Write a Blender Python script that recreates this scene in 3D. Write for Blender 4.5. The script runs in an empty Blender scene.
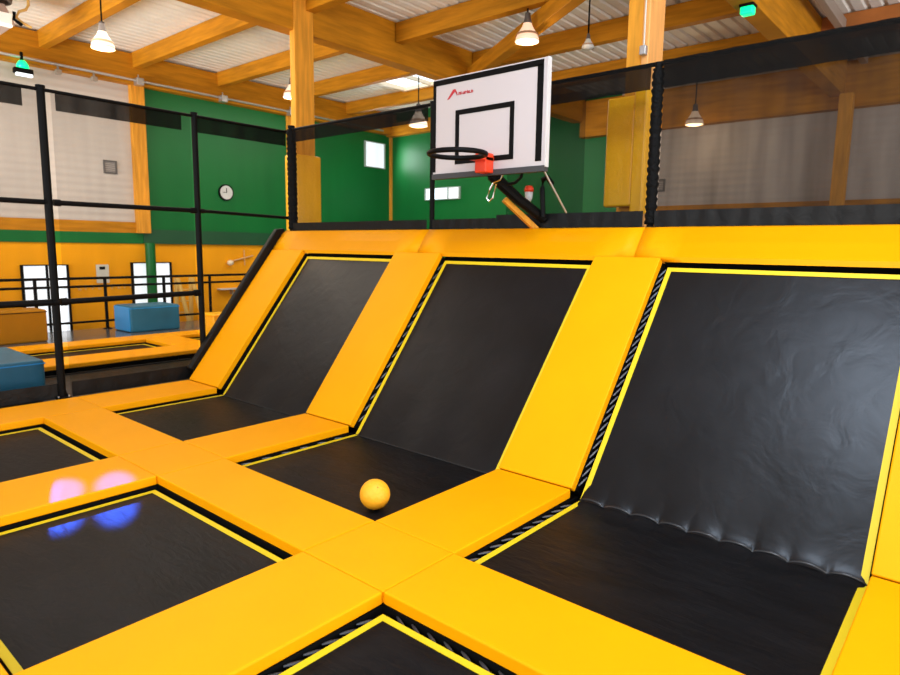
import bpy, bmesh, math, random
from mathutils import Vector, Matrix

random.seed(4)
S = bpy.context.scene
COL = S.collection
PI = math.pi

# ------------------------------------------------------------------ camera
YAW, PITCH, ROLL, FPX = .7045, -.1391, .0141, 639.0
CAM = Vector((1.6214, -3.6837, 1.6))
Fw = Vector((-math.sin(YAW)*math.cos(PITCH), math.cos(YAW)*math.cos(PITCH), math.sin(PITCH)))
r0 = Vector((math.cos(YAW), math.sin(YAW), 0)); u0 = r0.cross(Fw)
Rt = math.cos(ROLL)*r0 + math.sin(ROLL)*u0
Up = -math.sin(ROLL)*r0 + math.cos(ROLL)*u0
cd = bpy.data.cameras.new('camera'); cam = bpy.data.objects.new('camera', cd); COL.objects.link(cam)
M3 = Matrix((Rt, Up, -Fw)).transposed()
cam.matrix_world = Matrix.Translation(CAM) @ M3.to_4x4()
cd.sensor_width = 36; cd.lens = FPX*36/900; cd.clip_start = .05; cd.clip_end = 200
cd.dof.use_dof = True; cd.dof.focus_distance = 4.3; cd.dof.aperture_fstop = 3.2
S.camera = cam

# ------------------------------------------------------------------ world, view
w = bpy.data.worlds.new('world'); S.world = w; w.use_nodes = True
wn = w.node_tree.nodes; wl = w.node_tree.links
bg = wn['Background']; bg.inputs['Color'].default_value = (.86, .93, 1.0, 1); bg.inputs['Strength'].default_value = 1.5
S.view_settings.view_transform = 'Standard'; S.view_settings.look = 'None'
S.view_settings.gamma = 1; S.view_settings.exposure = 0.0; S.view_settings.use_curve_mapping = False

def area(name, loc, target, sx, sy, power, color, spread=180):
    d = bpy.data.lights.new(name, 'AREA'); d.shape = 'RECTANGLE'; d.size = sx; d.size_y = sy
    d.energy = power; d.color = color; d.spread = math.radians(spread)
    o = bpy.data.objects.new(name, d); COL.objects.link(o); o.location = loc
    o.rotation_euler = (Vector(target)-Vector(loc)).to_track_quat('-Z', 'Y').to_euler()
    return o
# daylight through the high windows behind the photographer and the roof lights of the hall, plus two added fills
area('daylight_front', (1.5, -9.5, 4.3), (-1, 0, .5), 8, 1.6, 450, (1, .96, .90))
area('daylight_roof_right', (.75, -1.3, 4.98), (.75, -1.0, 0), 1.1, 1.3, 210, (.66, .80, 1))
area('fill_left_ceiling', (-8.5, -7.0, 1.0), (-9.2, 2.5, 5.4), 5, 2.5, 240, (1, .97, .92), 80)  # added fill, aimed up to brighten the left roof sheets
area('daylight_small_window', (-12.0, 9.12, 4.18), (-9, 9.3, 3.6), .6, .6, 28, (.9, .96, 1))
area('fill_right_side', (8.5, 1.0, 1.2), (-4, 1.5, 4.6), 9, 2.4, 640, (1, .96, .92))  # added fill at the open right side, lifts the ceiling
area('daylight_roof_centre', (-8.5, .5, 4.7), (-8.5, .5, 0), 4, 5, 210, (1, .93, .82))
area('daylight_roof_back', (-8.5, 6.2, 4.7), (-9, 6.2, 0), 4, 4, 200, (1, .96, .9))

# ------------------------------------------------------------------ materials
MATS = {}
def srgb(r, g, b):
    f = lambda c: (c/255/12.92) if c/255 <= .04045 else ((c/255+.055)/1.055)**2.4
    return (f(r), f(g), f(b), 1)
def mat(name, col, rough=.5, metal=0, bump=0, bscale=20, mottle=0, mscale=3, emit=0, spec=.5, kind=None, ecol=None, stretch=None, coat=0):
    if name in MATS: return MATS[name]
    m = bpy.data.materials.new(name); m.use_nodes = True; MATS[name] = m
    N, Lk = m.node_tree.nodes, m.node_tree.links
    b = N['Principled BSDF']
    b.inputs['Base Color'].default_value = col; b.inputs['Roughness'].default_value = rough
    b.inputs['Metallic'].default_value = metal; b.inputs['Specular IOR Level'].default_value = spec
    if coat: b.inputs['Coat Weight'].default_value = coat
    tc = N.new('ShaderNodeTexCoord'); mp = N.new('ShaderNodeMapping')
    Lk.new(tc.outputs['Object'], mp.inputs['Vector'])
    if stretch: mp.inputs['Scale'].default_value = stretch
    if mottle:
        n = N.new('ShaderNodeTexNoise'); n.inputs['Scale'].default_value = mscale; n.inputs['Detail'].default_value = 5
        r = N.new('ShaderNodeValToRGB')
        c = Vector(col[:3])
        r.color_ramp.elements[0].position = .3; r.color_ramp.elements[1].position = .7
        r.color_ramp.elements[0].color = (*(c*(1-mottle)), 1); r.color_ramp.elements[1].color = (*(c*(1+mottle*.7)), 1)
        Lk.new(mp.outputs[0], n.inputs['Vector']); Lk.new(n.outputs['Fac'], r.inputs[0]); Lk.new(r.outputs[0], b.inputs['Base Color'])
    if bump:
        if kind == 'weave':
            n = N.new('ShaderNodeTexChecker'); n.inputs['Scale'].default_value = bscale; o = n.outputs['Fac']
        elif kind == 'lines':
            n = N.new('ShaderNodeTexWave'); n.bands_direction = 'Z'; n.inputs['Scale'].default_value = bscale; o = n.outputs['Fac']
        else:
            n = N.new('ShaderNodeTexNoise'); n.inputs['Scale'].default_value = bscale; n.inputs['Detail'].default_value = 3
            n.inputs['Distortion'].default_value = .6; o = n.outputs['Fac']
        bp = N.new('ShaderNodeBump'); bp.inputs['Strength'].default_value = bump; bp.inputs['Distance'].default_value = .02
        Lk.new(mp.outputs[0], n.inputs['Vector']); Lk.new(o, bp.inputs['Height']); Lk.new(bp.outputs[0], b.inputs['Normal'])
    if emit:
        b.inputs['Emission Color'].default_value = ecol or col; b.inputs['Emission Strength'].default_value = emit
    return m
def netmat(name, density, col=(.012, .012, .013, 1), var=.10):
    """open mesh fabric: the yarn share of the cloth is opaque, the holes let light through"""
    m = bpy.data.materials.new(name); m.use_nodes = True; MATS[name] = m
    N, Lk = m.node_tree.nodes, m.node_tree.links
    b = N['Principled BSDF']; b.inputs['Base Color'].default_value = col; b.inputs['Roughness'].default_value = .9; b.inputs['Specular IOR Level'].default_value = .05
    t = N.new('ShaderNodeBsdfTransparent'); mx = N.new('ShaderNodeMixShader')
    tc = N.new('ShaderNodeTexCoord'); n = N.new('ShaderNodeTexNoise'); n.inputs['Scale'].default_value = 2.5
    mp = N.new('ShaderNodeMapping'); mp.inputs['Scale'].default_value = (3, 3, .35)
    r = N.new('ShaderNodeMapRange'); r.inputs['To Min'].default_value = max(0, density-var); r.inputs['To Max'].default_value = density+var
    Lk.new(tc.outputs['Object'], mp.inputs[0]); Lk.new(mp.outputs[0], n.inputs[0]); Lk.new(n.outputs['Fac'], r.inputs['Value'])
    Lk.new(r.outputs[0], mx.inputs[0]); Lk.new(t.outputs[0], mx.inputs[1]); Lk.new(b.outputs[0], mx.inputs[2])
    Lk.new(mx.outputs[0], N['Material Output'].inputs['Surface'])
    return m

PAD = mat('yellow_vinyl', (.93, .37, .0, 1), .5, bump=.14, bscale=4, mottle=.03, mscale=2, spec=.10)
PADDIM = mat('yellow_vinyl_wrap', (.95, .46, .005, 1), .38, bump=.5, bscale=9)
MATB = mat('black_jump_fabric', (.0075, .0075, .0085, 1), .40, bump=.25, bscale=7, mottle=.3, mscale=2.5, stretch=(1, 3, 3), spec=.07)
MATS_SL = mat('black_slope_fabric', (.0075, .0075, .0085, 1), .36, bump=.22, bscale=5, mottle=.3, mscale=2, spec=.22)
STRIPE = mat('neon_yellow_webbing', (.74, .56, .005, 1), .6)
WEB = mat('black_webbing', (.012, .012, .012, 1), .7)
SPRING = mat('grey_spring_steel', (.09, .095, .11, 1), .35, metal=.6)
BLK = mat('black_steel', (.004, .004, .004, 1), .5, spec=.08)
BLKFOAM = mat('black_foam_sleeve', (.004, .004, .004, 1), .6, bump=.8, bscale=30, spec=.08)
BLKVINYL = mat('black_vinyl', (.005, .005, .005, 1), .45, bump=.35, bscale=9, spec=.2)
FRAMEB = mat('dark_frame', (.003, .003, .003, 1), .8, spec=.1)
WOOD = mat('glulam_timber', (.50, .200, .008, 1), .6, mottle=.25, mscale=3, bump=.1, bscale=8, stretch=(.6, .6, 6), spec=.15)
WOODC = mat('glulam_column', (.72, .31, .03, 1), .6, mottle=.25, mscale=3, stretch=(6, 6, .6), spec=.15)
ROOF = mat('pale_roof_sheet', (.86, .84, .78, 1), .5, mottle=.04)
WHITEP = mat('pale_wall_panel', (.52, .47, .42, 1), .6, bump=.35, bscale=2.2, kind='lines', mottle=.04, mscale=1)
GREEN = mat('green_wall_paint', (.001, .135, .024, 1), .42, mottle=.12, mscale=.8, spec=.3)
ORANGE = mat('orange_wall_paint', (.92, .38, .008, 1), .6, mottle=.05, mscale=.8, spec=.1)
GREY = mat('grey_wall_panel', (.50, .44, .39, 1), .6, bump=.35, bscale=2.2, kind='lines', mottle=.06, mscale=1)
DECK = mat('grey_deck_coating', (.10, .10, .105, 1), .18, mottle=.1)
FLOORM = mat('hall_floor_grey', (.16, .15, .14, 1), .35, mottle=.1)
BLUE = mat('blue_foam_vinyl', (.012, .14, .24, 1), .5, bump=.25, bscale=6, mottle=.15)
BLUEL = mat('light_blue_vinyl', (.01, .32, .80, 1), .4)
CHROME = mat('chrome', (.7, .7, .7, 1), .2, metal=1)
WHITE = mat('white_laminate', (.57, .515, .51, 1), .4)
WHITEE = mat('white_edge', (.66, .64, .62, 1), .4)
RED = mat('red_plastic', (.80, .05, .01, 1), .4)
LOGO = mat('red_print', (.50, .02, .03, 1), .5)
ALU = mat('aluminium', (.55, .55, .55, 1), .35, metal=.8)
PAPER = mat('pale_paper', (.62, .60, .52, 1), .7)
BALLM = mat('orange_yellow_foam', (.95, .43, .012, 1), .55, bump=.2, bscale=60)
GLOW = mat('lamp_glow', (1, .82, .55, 1), .5, emit=7, ecol=(1, .72, .38, 1))
SHADE = mat('lamp_shade_plastic', (.75, .62, .50, 1), .4, emit=.55, ecol=(1, .62, .35, 1))
SHADEOFF = mat('unlit_shade_plastic', (.62, .60, .56, 1), .4)
DAY = mat('daylit_glass', (.8, .85, .9, 1), .2, emit=.95, ecol=(.86, .93, 1, 1))
DAYB = mat('skylight_glass', (.6, .8, 1, 1), .2, emit=1.9, ecol=(.75, .88, 1, 1))
DAYG = mat('window_glass_garden', (.5, .8, .6, 1), .2, emit=.8, ecol=(.35, .75, .42, 1))
GRNLED = mat('green_lamp', (0, .8, .35, 1), .3, emit=1.6, ecol=(0, .85, .22, 1))
UNITM = mat('pinkish_grey_metal', (.45, .33, .28, 1), .5)
NET_L = netmat('black_net_light', .28, (.006, .006, .006, 1))
NET_M = netmat('black_net_medium', .33, (.006, .006, .006, 1))
NET_D = netmat('black_net_dense', .70, (.018, .013, .010, 1), .2)
NET_B = netmat('black_net_band', .93, (.006, .0055, .005, 1))

# ------------------------------------------------------------------ helpers
def obj(name, bm, m, parent=None, smooth=False):
    me = bpy.data.meshes.new(name)
    bmesh.ops.recalc_face_normals(bm, faces=bm.faces[:])
    bm.to_mesh(me); bm.free()
    if m is not None:
        for x in (m if isinstance(m, (list, tuple)) else [m]): me.materials.append(x)
    if smooth:
        for p in me.polygons: p.use_smooth = True
    o = bpy.data.objects.new(name, me); COL.objects.link(o)
    if parent is not None: o.parent = parent
    return o
def tag(o, label, cat, group=None, kind=None):
    if label: o['label'] = label
    if cat: o['category'] = cat
    if group: o['group'] = group
    if kind: o['kind'] = kind
    return o
def struct(o, label=None):
    o['kind'] = 'structure'
    if label: o['label'] = label
    return o
def thing(name, label, cat, loc=(0, 0, 0), rotz=0, group=None):
    o = bpy.data.objects.new(name, None); COL.objects.link(o); o.location = loc; o.rotation_euler = (0, 0, rotz)
    o.empty_display_size = .1
    return tag(o, label, cat, group)
def box(bm, x0, x1, y0, y1, z0, z1, mx=None, bev=0, mi=0):
    vs = [Vector((x, y, z)) for z in (z0, z1) for y in (y0, y1) for x in (x0, x1)]
    if mx is not None: vs = [mx @ v for v in vs]
    V = [bm.verts.new(v) for v in vs]
    fs = [bm.faces.new([V[i] for i in f]) for f in ((0, 2, 3, 1), (4, 5, 7, 6), (0, 1, 5, 4), (2, 6, 7, 3), (0, 4, 6, 2), (1, 3, 7, 5))]
    for f in fs: f.material_index = mi
    if bev:
        es = list({e for f in fs for e in f.edges})
        bmesh.ops.bevel(bm, geom=es, offset=bev, segments=3, profile=.5, affect='EDGES')
def BX(*a, **k):
    bm = bmesh.new(); box(bm, *a, **k); return bm
def prism(bm, poly, axis_f, t0, t1, bev=0):
    """poly: list of (a,b); axis_f(a,b,t)->point"""
    A = [bm.verts.new(axis_f(a, b, t0)) for a, b in poly]; B = [bm.verts.new(axis_f(a, b, t1)) for a, b in poly]
    n = len(poly); fs = [bm.faces.new(A), bm.faces.new(B[::-1])]
    for i in range(n): fs.append(bm.faces.new((A[i], A[(i+1) % n], B[(i+1) % n], B[i])))
    if bev:
        bmesh.ops.bevel(bm, geom=list({e for f in fs for e in f.edges}), offset=bev, segments=3, profile=.5, affect='EDGES')
def tube(bm, pts, r, seg=12, cap=True):
    pts = [Vector(p) for p in pts]; rings = []
    for i, p in enumerate(pts):
        if i == 0: d = pts[1]-p
        elif i == len(pts)-1: d = p-pts[-2]
        else: d = (pts[i+1]-p).normalized()+(p-pts[i-1]).normalized()
        d.normalize(); a = Vector((0, 0, 1)) if abs(d.z) < .9 else Vector((1, 0, 0))
        s = d.cross(a).normalized(); t = s.cross(d)
        rr = r[i] if isinstance(r, (list, tuple)) else r
        rings.append([bm.verts.new(p+rr*(math.cos(k*2*PI/seg)*s+math.sin(k*2*PI/seg)*t)) for k in range(seg)])
    for a, b in zip(rings, rings[1:]):
        for k in range(seg): bm.faces.new((a[k], a[(k+1) % seg], b[(k+1) % seg], b[k]))
    if cap: bm.faces.new(rings[0][::-1]); bm.faces.new(rings[-1])
def TB(pts, r, seg=12):
    bm = bmesh.new(); tube(bm, pts, r, seg); return bm
def lathe(prof, seg=24, c=(0, 0, 0)):
    bm = bmesh.new(); rings = []
    for r, z in prof:
        rings.append([bm.verts.new((c[0]+max(r, 1e-4)*math.cos(k*2*PI/seg), c[1]+max(r, 1e-4)*math.sin(k*2*PI/seg), c[2]+z)) for k in range(seg)])
    for a, b in zip(rings, rings[1:]):
        for k in range(seg): bm.faces.new((a[k], a[(k+1) % seg], b[(k+1) % seg], b[k]))
    return bm
def beam(p, q, wdt, h):
    """rectangular bar from p to q; wdt sideways, h vertical, top edge through p, q"""
    p, q = Vector(p), Vector(q); d = (q-p); L = d.length; d.normalize()
    s = d.cross(Vector((0, 0, 1))).normalized(); t = s.cross(d)
    bm = bmesh.new()
    mx = Matrix((( d.x, s.x, t.x, p.x), (d.y, s.y, t.y, p.y), (d.z, s.z, t.z, p.z), (0, 0, 0, 1)))
    box(bm, 0, L, -wdt/2, wdt/2, -h, 0, mx=mx, bev=.006)
    return bm

# ================================================================== THE HALL
WX, BY, FZ = -12.2, 9.8, -1.12          # left wall, back wall, hall floor
struct(obj('floor', BX(WX-.3, 9, -12, BY+.3, FZ-.2, FZ), FLOORM), 'grey hall floor below the raised courts')
struct(obj('floor', BX(-11.1, 4.2, -6.2, 9.0, -.5, -.24), DECK), 'dark sunken base of the trampoline courts')
struct(obj('floor', BX(-11.4, -9.75, -6.2, 9.0, -.24, -.02), DECK), 'glossy grey walkway of the raised deck along the railing')

# left wall: pale panels, timber posts, green field, green band, orange lower wall
def wl(y0, y1, z0, z1, d=.0, t=.1): return BX(WX-t, WX+d, y0, y1, z0, z1)
struct(obj('wall_left', wl(-12, 2.5, 2.04, 5.5), WHITEP), 'pale ribbed panels of the left wall')
struct(obj('wall_left', wl(2.5, BY, 1.6, 5.5, .02), GREEN), 'green painted upper left wall')
struct(obj('wall_left', wl(-12, BY, FZ, 1.6, .0), ORANGE), 'orange lower left wall')
struct(obj('trim_1', wl(-12, 2.5, 1.82, 2.04, .03), WOOD), 'timber rail under the pale panels')
struct(obj('trim_2', wl(-12, 2.5, 1.6, 1.82, .03), GREEN), 'green band above the orange wall')
struct(obj('trim_3', wl(2.5, 6.6, 1.6, 1.9, .06), mat('dark_green_paint', (.003, .07, .022, 1), .5)), 'dark green band above the orange wall')
struct(obj('trim_4', wl(2.36, 2.62, 1.82, 4.85, .14), WOODC), 'timber wall post beside the green field')
struct(obj('trim_5', wl(6.15, 6.3, 1.6, 4.9, .08), WOODC), 'timber wall post of the green wall')
struct(obj('trim_6', BX(WX-.1, WX+.22, -12, BY, 4.78, 5.36), WOOD), 'timber eaves beam along the left wall')
bm = lathe([(.001, FZ), (.10, FZ), (.10, 1.62), (.001, 1.62)], 20, (WX+.25, 2.53, 0))
struct(obj('trim_7', bm, GREEN, smooth=False), 'round green post in front of the orange wall')
# back wall
struct(obj('wall_back', BX(WX-.1, -5.0, BY, BY+.1, FZ, 5.6), GREEN), 'green painted back wall')
struct(obj('wall_back', BX(-5.0, 9, BY, BY+.1, 2.55, 5.3), GREY), 'greyish ribbed panels of the back wall')
struct(obj('wall_back', BX(-5.0, 9, BY-.02, BY+.1, FZ, 2.55), WOOD), 'timber lower part of the back wall')
struct(obj('trim_8', BX(WX+.0, WX+.06, BY-.09, BY, FZ, 5.0), WOODC), 'timber corner post of the green walls')
struct(obj('trim_9', BX(-5.9, 9, BY-.2, BY, 4.12, 4.9), WOOD), 'deep timber beam along the grey back wall')
struct(obj('trim_10', BX(WX, -5.9, BY-.2, BY, 4.75, 5.1), WOOD), 'timber eaves beam along the green back wall')

# windows: frame + panes
def wall_window(n, y0, y1, z0, z1, splits, mats, axis='x'):
    t = bpy.data.objects.new('window_%d' % n, None); COL.objects.link(t); struct(t)
    def b(a0, a1, c0, c1, d0, d1):
        return BX(WX+d0, WX+d1, a0, a1, c0, c1) if axis == 'x' else BX(a0, a1, BY-d1, BY-d0, c0, c1)
    bm = bmesh.new()
    ys = [y0]+splits+[y1]
    def bb(a0, a1, c0, c1):
        if axis == 'x': box(bm, WX+.0, WX+.06, a0, a1, c0, c1)
        else: box(bm, a0, a1, BY-.06, BY, c0, c1)
    fw = .02
    bb(y0-fw, y1+fw, z1, z1+fw); bb(y0-fw, y1+fw, z0-fw, z0)
    for y in ys: bb(y-fw, y+fw, z0, z1)
    obj('window_frame', bm, BLK if n < 3 else mat('pale_window_frame', (.35, .42, .38, 1), .5), t)
    for i, (a, c) in enumerate(zip(ys, ys[1:])):
        obj('pane', b(a+fw, c-fw, z0, z1, .01, .03), mats[i], t)
    return t
wall_window(1, .23, 1.0, -.95, 1.16, [.64], [DAY, DAY])['label'] = 'tall double glass door with a dark frame in the orange wall'
wall_window(2, 2.23, 3.05, -.95, 1.19, [2.64], [DAY, DAY])['label'] = 'tall glass door behind the round green post'
wall_window(3, 8.75, 9.5, 3.85, 4.52, [], [DAY])['label'] = 'small square window high in the green left wall'
wall_window(4, -10.78, -9.55, 2.93, 3.22, [-9.95], [DAYB, DAY], 'y')['label'] = 'low wide window in the green back wall'

# roof
def roofdeck(x0, x1, z0, z1, y0, y1, name):
    """trapezoid-ribbed sheets, ribs along y"""
    bm = bmesh.new(); p = .2; n = int((x1-x0)/p); prev = None
    pts = []
    for i in range(n):
        a = x0+i*p
        for dx, dz in ((0, 0), (.12, 0), (.14, .03), (.18, .03)):
            x = a+dx; k = (x-x0)/(x1-x0); pts.append((x, z0+(z1-z0)*k+dz))
    pts.append((x1, z1))
    A = [bm.verts.new((x, y0, z)) for x, z in pts]; B = [bm.verts.new((x, y1, z)) for x, z in pts]
    A2 = [bm.verts.new((x, y0, z+.12)) for x, z in pts]; B2 = [bm.verts.new((x, y1, z+.12)) for x, z in pts]
    for i in range(len(pts)-1):
        bm.faces.new((A[i], A[i+1], B[i+1], B[i])); bm.faces.new((A2[i], B2[i], B2[i+1], A2[i+1]))
    return struct(obj(name, bm, ROOF))
roofdeck(WX-.2, -5.9, 5.40, 5.40, -7, 6.6, 'ceiling')['label'] = 'ribbed pale roof sheets over the left half'
roofdeck(WX-.2, -9.7, 5.40, 5.40, 6.6, 7.9, 'ceiling')['label'] = 'ribbed pale roof sheets left of the roof light'
roofdeck(-8.0, -5.9, 5.40, 5.40, 6.6, 7.9, 'ceiling')['label'] = 'ribbed pale roof sheets right of the roof light'
roofdeck(WX-.2, -5.9, 5.40, 5.40, 7.9, BY, 'ceiling')['label'] = 'ribbed pale roof sheets before the green back wall'
roofdeck(-5.9, 9, 5.04, 5.04, -7, BY, 'ceiling')['label'] = 'ribbed pale roof sheets over the climbing slopes'
t = struct(bpy.data.objects.new('window_5', None), 'roof light with a bright frame seen left of the backboard top'); COL.objects.link(t)
bm = bmesh.new()
for a in ((-9.8, -7.9, 6.5, 6.6), (-9.8, -7.9, 7.82, 7.9), (-9.8, -9.7, 6.6, 7.82), (-8.0, -7.9, 6.6, 7.82), (-8.88, -8.84, 6.6, 7.82)): box(bm, *a, 5.34, 5.5)
obj('window_frame', bm, mat('bright_timber_reveal', (.85, .70, .5, 1), .5), t)
obj('pane', BX(-9.7, -8.0, 6.6, 7.82, 5.43, 5.47), DAYB, t)

def top_left(x): return 5.39
PUR = [-4.7, -2.85, -1.05, .79, 2.45, 4.3, 6.15, 8.0]
for i, y in enumerate(PUR):
    a, b = (WX+.1, y, top_left(WX+.1)), (-5.95, y, top_left(-6.1))
    pl = ['first timber roof beam left of the white ceiling lamp by the corner', 'timber roof beam carrying the leftmost hanging lamp']
    o = obj('roof_purlin', beam(a, b, .15, .30), WOOD)
    lab = {3: 'timber roof beam at top left carrying the nearest lit lamp', 4: 'timber roof beam meeting the left wall above the timber wall post',
           5: 'timber roof beam meeting the left wall above the green field, left of the corner column',
           6: 'timber roof beam seen just right of the corner column, passing under the roof light', 7: 'farthest timber roof beam of the left half, just before the green back wall'}.get(i)
    struct(o, lab or 'timber roof beam of the left half, nearer than the photograph shows')
for i, y in enumerate([-4.0, -1.9, .1, 2.05, 3.75, 5.65, 7.6]):
    o = struct(obj('roof_purlin', beam((-5.82, y, 5.03), (-.95, y, 5.03), .15, .29), WOOD), 'timber roof beam between the two deep girders')
for i, y in enumerate([2.6, 5.0, 7.5]):
    struct(obj('roof_purlin', beam((-.72, y, 5.03), (8.5, y, 5.03), .15, .34), mat('reddish_timber', (.50, .16, .03, 1), .5, mottle=.2)), 'reddish timber roof beam right of the far girder')
struct(obj('roof_girder', BX(-6.08, -5.84, -7, BY-.2, 4.45, 5.05, bev=.008), WOOD), 'deep timber girder over the corner column')
struct(obj('roof_girder', BX(-.95, -.72, 2.1, BY-.2, 4.33, 5.03, bev=.008), WOOD), 'deep timber girder over the padded column')
struct(obj('trim_11', BX(-5.95, -5.88, -7, BY, 5.051, 5.42), WOOD), 'timber board on top of the left girder')
struct(obj('roof_brace', beam((-5.8, 5.5, 4.72), (-1.0, 2.45, 4.74), .16, .22), WOOD), 'diagonal timber brace above the backboard')
struct(obj('roof_brace', beam((-.45, 4.2, 4.95), (-.45, 9.5, 4.95), .10, .16), mat('grey_duct', (.30, .24, .20, 1), .4)), 'grey duct beside the far girder')

# conduit along the left eaves with junction boxes
t = thing('conduit', 'thin pale pipe running along the eaves beam of the left wall', 'pipe', (WX+.3, 0, 4.84))
obj('pipe', TB([(0, -6, 0), (0, 9.2, 0)], .025), ALU, t)
for y in (2.45, 4.3, 6.1):
    obj('junction_box', BX(-.08, .08, y-.07, y+.07, -.09, .05, bev=.01), ALU, t)
    bm = bmesh.new(); tube(bm, [(-.02, y, .02), (-.02, y, .12)], .012); obj('bracket', bm, ALU, t)

# two small blue floodlights added under the eaves for the blue glow on the near left mat
for k, (y, tx, ty) in enumerate(((1.0, -2.68, -2.345), (1.62, -2.57, -2.07))):
    t = thing('added_floodlight', 'small dark added floodlight under the eaves of the pale left wall, ' + ('left one of the two' if k == 0 else 'right one of the two'), 'light', (WX+.26, y, 4.72), PI/2, 'added blue floodlights under the eaves')
    obj('lamp_body', BX(-.05, .05, -.04, .05, -.04, .04, bev=.01), mat('warm_grey_metal', (.30, .25, .2, 1), .5), t)
    obj('bracket', BX(-.015, .015, -.0, .02, .04, .12), MATS['warm_grey_metal'], t)
    d = bpy.data.lights.new('added_blue_beam', 'SPOT'); d.energy = 8000; d.color = (.03, .12, 1); d.shadow_soft_size = .03; d.spot_size = math.radians(1.5); d.spot_blend = .7
    o = bpy.data.objects.new('added_blue_beam', d); COL.objects.link(o); o.location = (WX+.36, y, 4.68)
    o.rotation_euler = (Vector((tx, ty, -.08))-Vector(o.location)).to_track_quat('-Z', 'Y').to_euler()
# clock, vents, poster
t = thing('wall_clock', 'round white wall clock on the green wall', 'clock', (WX+.02, 4.44, 2.80))
def disc(r, x0, x1, seg=32):
    bm = bmesh.new()
    A = [bm.verts.new((x0, r*math.cos(k*2*PI/seg), r*math.sin(k*2*PI/seg))) for k in range(seg)]
    B = [bm.verts.new((x1, r*math.cos(k*2*PI/seg), r*math.sin(k*2*PI/seg))) for k in range(seg)]
    bm.faces.new(A); bm.faces.new(B[::-1])
    for k in range(seg): bm.faces.new((A[k], A[(k+1) % seg], B[(k+1) % seg], B[k]))
    return bm
obj('clock_case', disc(.185, 0, .045), BLK, t)
obj('clock_face', disc(.155, .045, .052), mat('clock_white', (.62, .64, .62, 1), .5), t)
bm = bmesh.new(); box(bm, .053, .058, -.008, .008, -.01, .10); obj('hour_hand', bm, BLK, t)
bm = bmesh.new(); box(bm, .058, .062, -.10, .01, -.006, .006); obj('minute_hand', bm, BLK, t)
def vent(loc, rz, lab):
    t = thing('wall_vent', lab, 'vent', loc, rz)
    bm = bmesh.new()
    for a in ((-.13, .13, .10, .13), (-.13, .13, -.13, -.10), (-.13, -.10, -.10, .10), (.10, .13, -.10, .10)): box(bm, a[0], a[1], -.03, 0, a[2], a[3])
    obj('vent_frame', bm, mat('dark_grey_metal', (.10, .09, .085, 1), .5), t)
    bm = bmesh.new()
    for k in range(5): box(bm, -.10, .10, -.015, -.002, -.09+k*.04, -.065+k*.04)
    obj('louvre', bm, mat('grey_metal_slat', (.26, .23, .21, 1), .5), t)
vent((WX, 1.92, 3.12), PI/2, 'small square grey vent in the pale left wall')
vent((-4.05, BY, 2.98), 0, 'small square vent in the greyish back wall')
t = thing('wall_poster', 'white notice with a dark mark on the orange wall between the glass doors', 'poster', (WX+.01, 1.65, 1.0))
obj('sheet', BX(0, .015, -.12, .12, -.20, .17), PAPER, t); obj('print', BX(.015, .018, -.06, .05, .07, .13), BLK, t)
t = thing('wall_lettering', 'row of small pale marks on the orange wall under the notice', 'lettering', (WX+.005, 1.68, .72))
for k in range(9):
    y = -.5+k*.125
    bm = bmesh.new(); box(bm, 0, .012, y, y+.018, -.05, .05); box(bm, 0, .012, y+.014, y+.06, (-.05, .02, -.01)[k % 3], (-.03, .045, .012)[k % 3])
    obj('letter', bm, mat('pale_lettering', (.72, .45, .16, 1), .6), t)

# pendant lamps
def lamp(loc, topz, lab, on=True, sc=1.0):
    t = thing('pendant_lamp', lab, 'lamp', loc, 0, 'lamps hanging from the roof beams')
    z = loc[2]; H = topz-z
    obj('cord', TB([(0, 0, .25*sc), (0, 0, H)], .012, 8), BLK, t)
    obj('lamp_cap', lathe([(.001, .30*sc), (.035*sc, .30*sc), (.045*sc, .22*sc), (.06*sc, .17*sc), (.001, .165*sc)]), mat('dark_cap', (.10, .08, .07, 1), .5), t)
    sh = obj('lamp_shade', lathe([(.05*sc, .19*sc), (.07*sc, .13*sc), (.115*sc, .06*sc), (.15*sc, -.01*sc), (.158*sc, -.06*sc), (.15*sc, -.06*sc), (.10*sc, .06*sc), (.04*sc, .16*sc)]), SHADE if on else SHADEOFF, t, True)
    obj('shade_band', lathe([(.128*sc, .045*sc), (.145*sc, .015*sc), (.152*sc, .015*sc), (.135*sc, .045*sc), (.128*sc, .045*sc)]), mat('brown_band', (.42, .22, .12, 1), .5), sh)
    obj('bulb', lathe([(.001, .02*sc), (.08*sc, .02*sc), (.135*sc, -.045*sc), (.10*sc, -.07*sc), (.001, -.08*sc)]), GLOW if on else SHADEOFF, t, True)
    if on:
        d = bpy.data.lights.new('lamp_light', 'POINT'); d.energy = 22; d.color = (1, .72, .42); d.shadow_soft_size = .12
        o = bpy.data.objects.new('lamp_light', d); COL.objects.link(o); o.parent = t; o.location = (0, 0, -.18*sc)
lamp((-8.45, .40, 4.42), 5.38, 'lit white pendant lamp at far left, left of the timber wall post')
lamp((-3.43, 3.75, 4.38), 4.74, 'lit white pendant lamp hanging directly above the backboard')
lamp((-8.75, 3.85, 4.40), 5.38, 'lit pendant lamp half hidden behind the corner column')
lamp((-8.75, 7.3, 4.42), 5.43, 'lit pendant lamp in front of the green back wall, seen left of the backboard', True, 1.35)
lamp((-3.05, 8.9, 4.05), 5.03, 'lit pendant lamp in front of the grey back wall, seen through the right net', True, 1.05)
lamp((-3.05, 4.7, 4.42), 5.03, 'small unlit pale pendant lamp right of the one above the backboard', False, .55)

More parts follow.
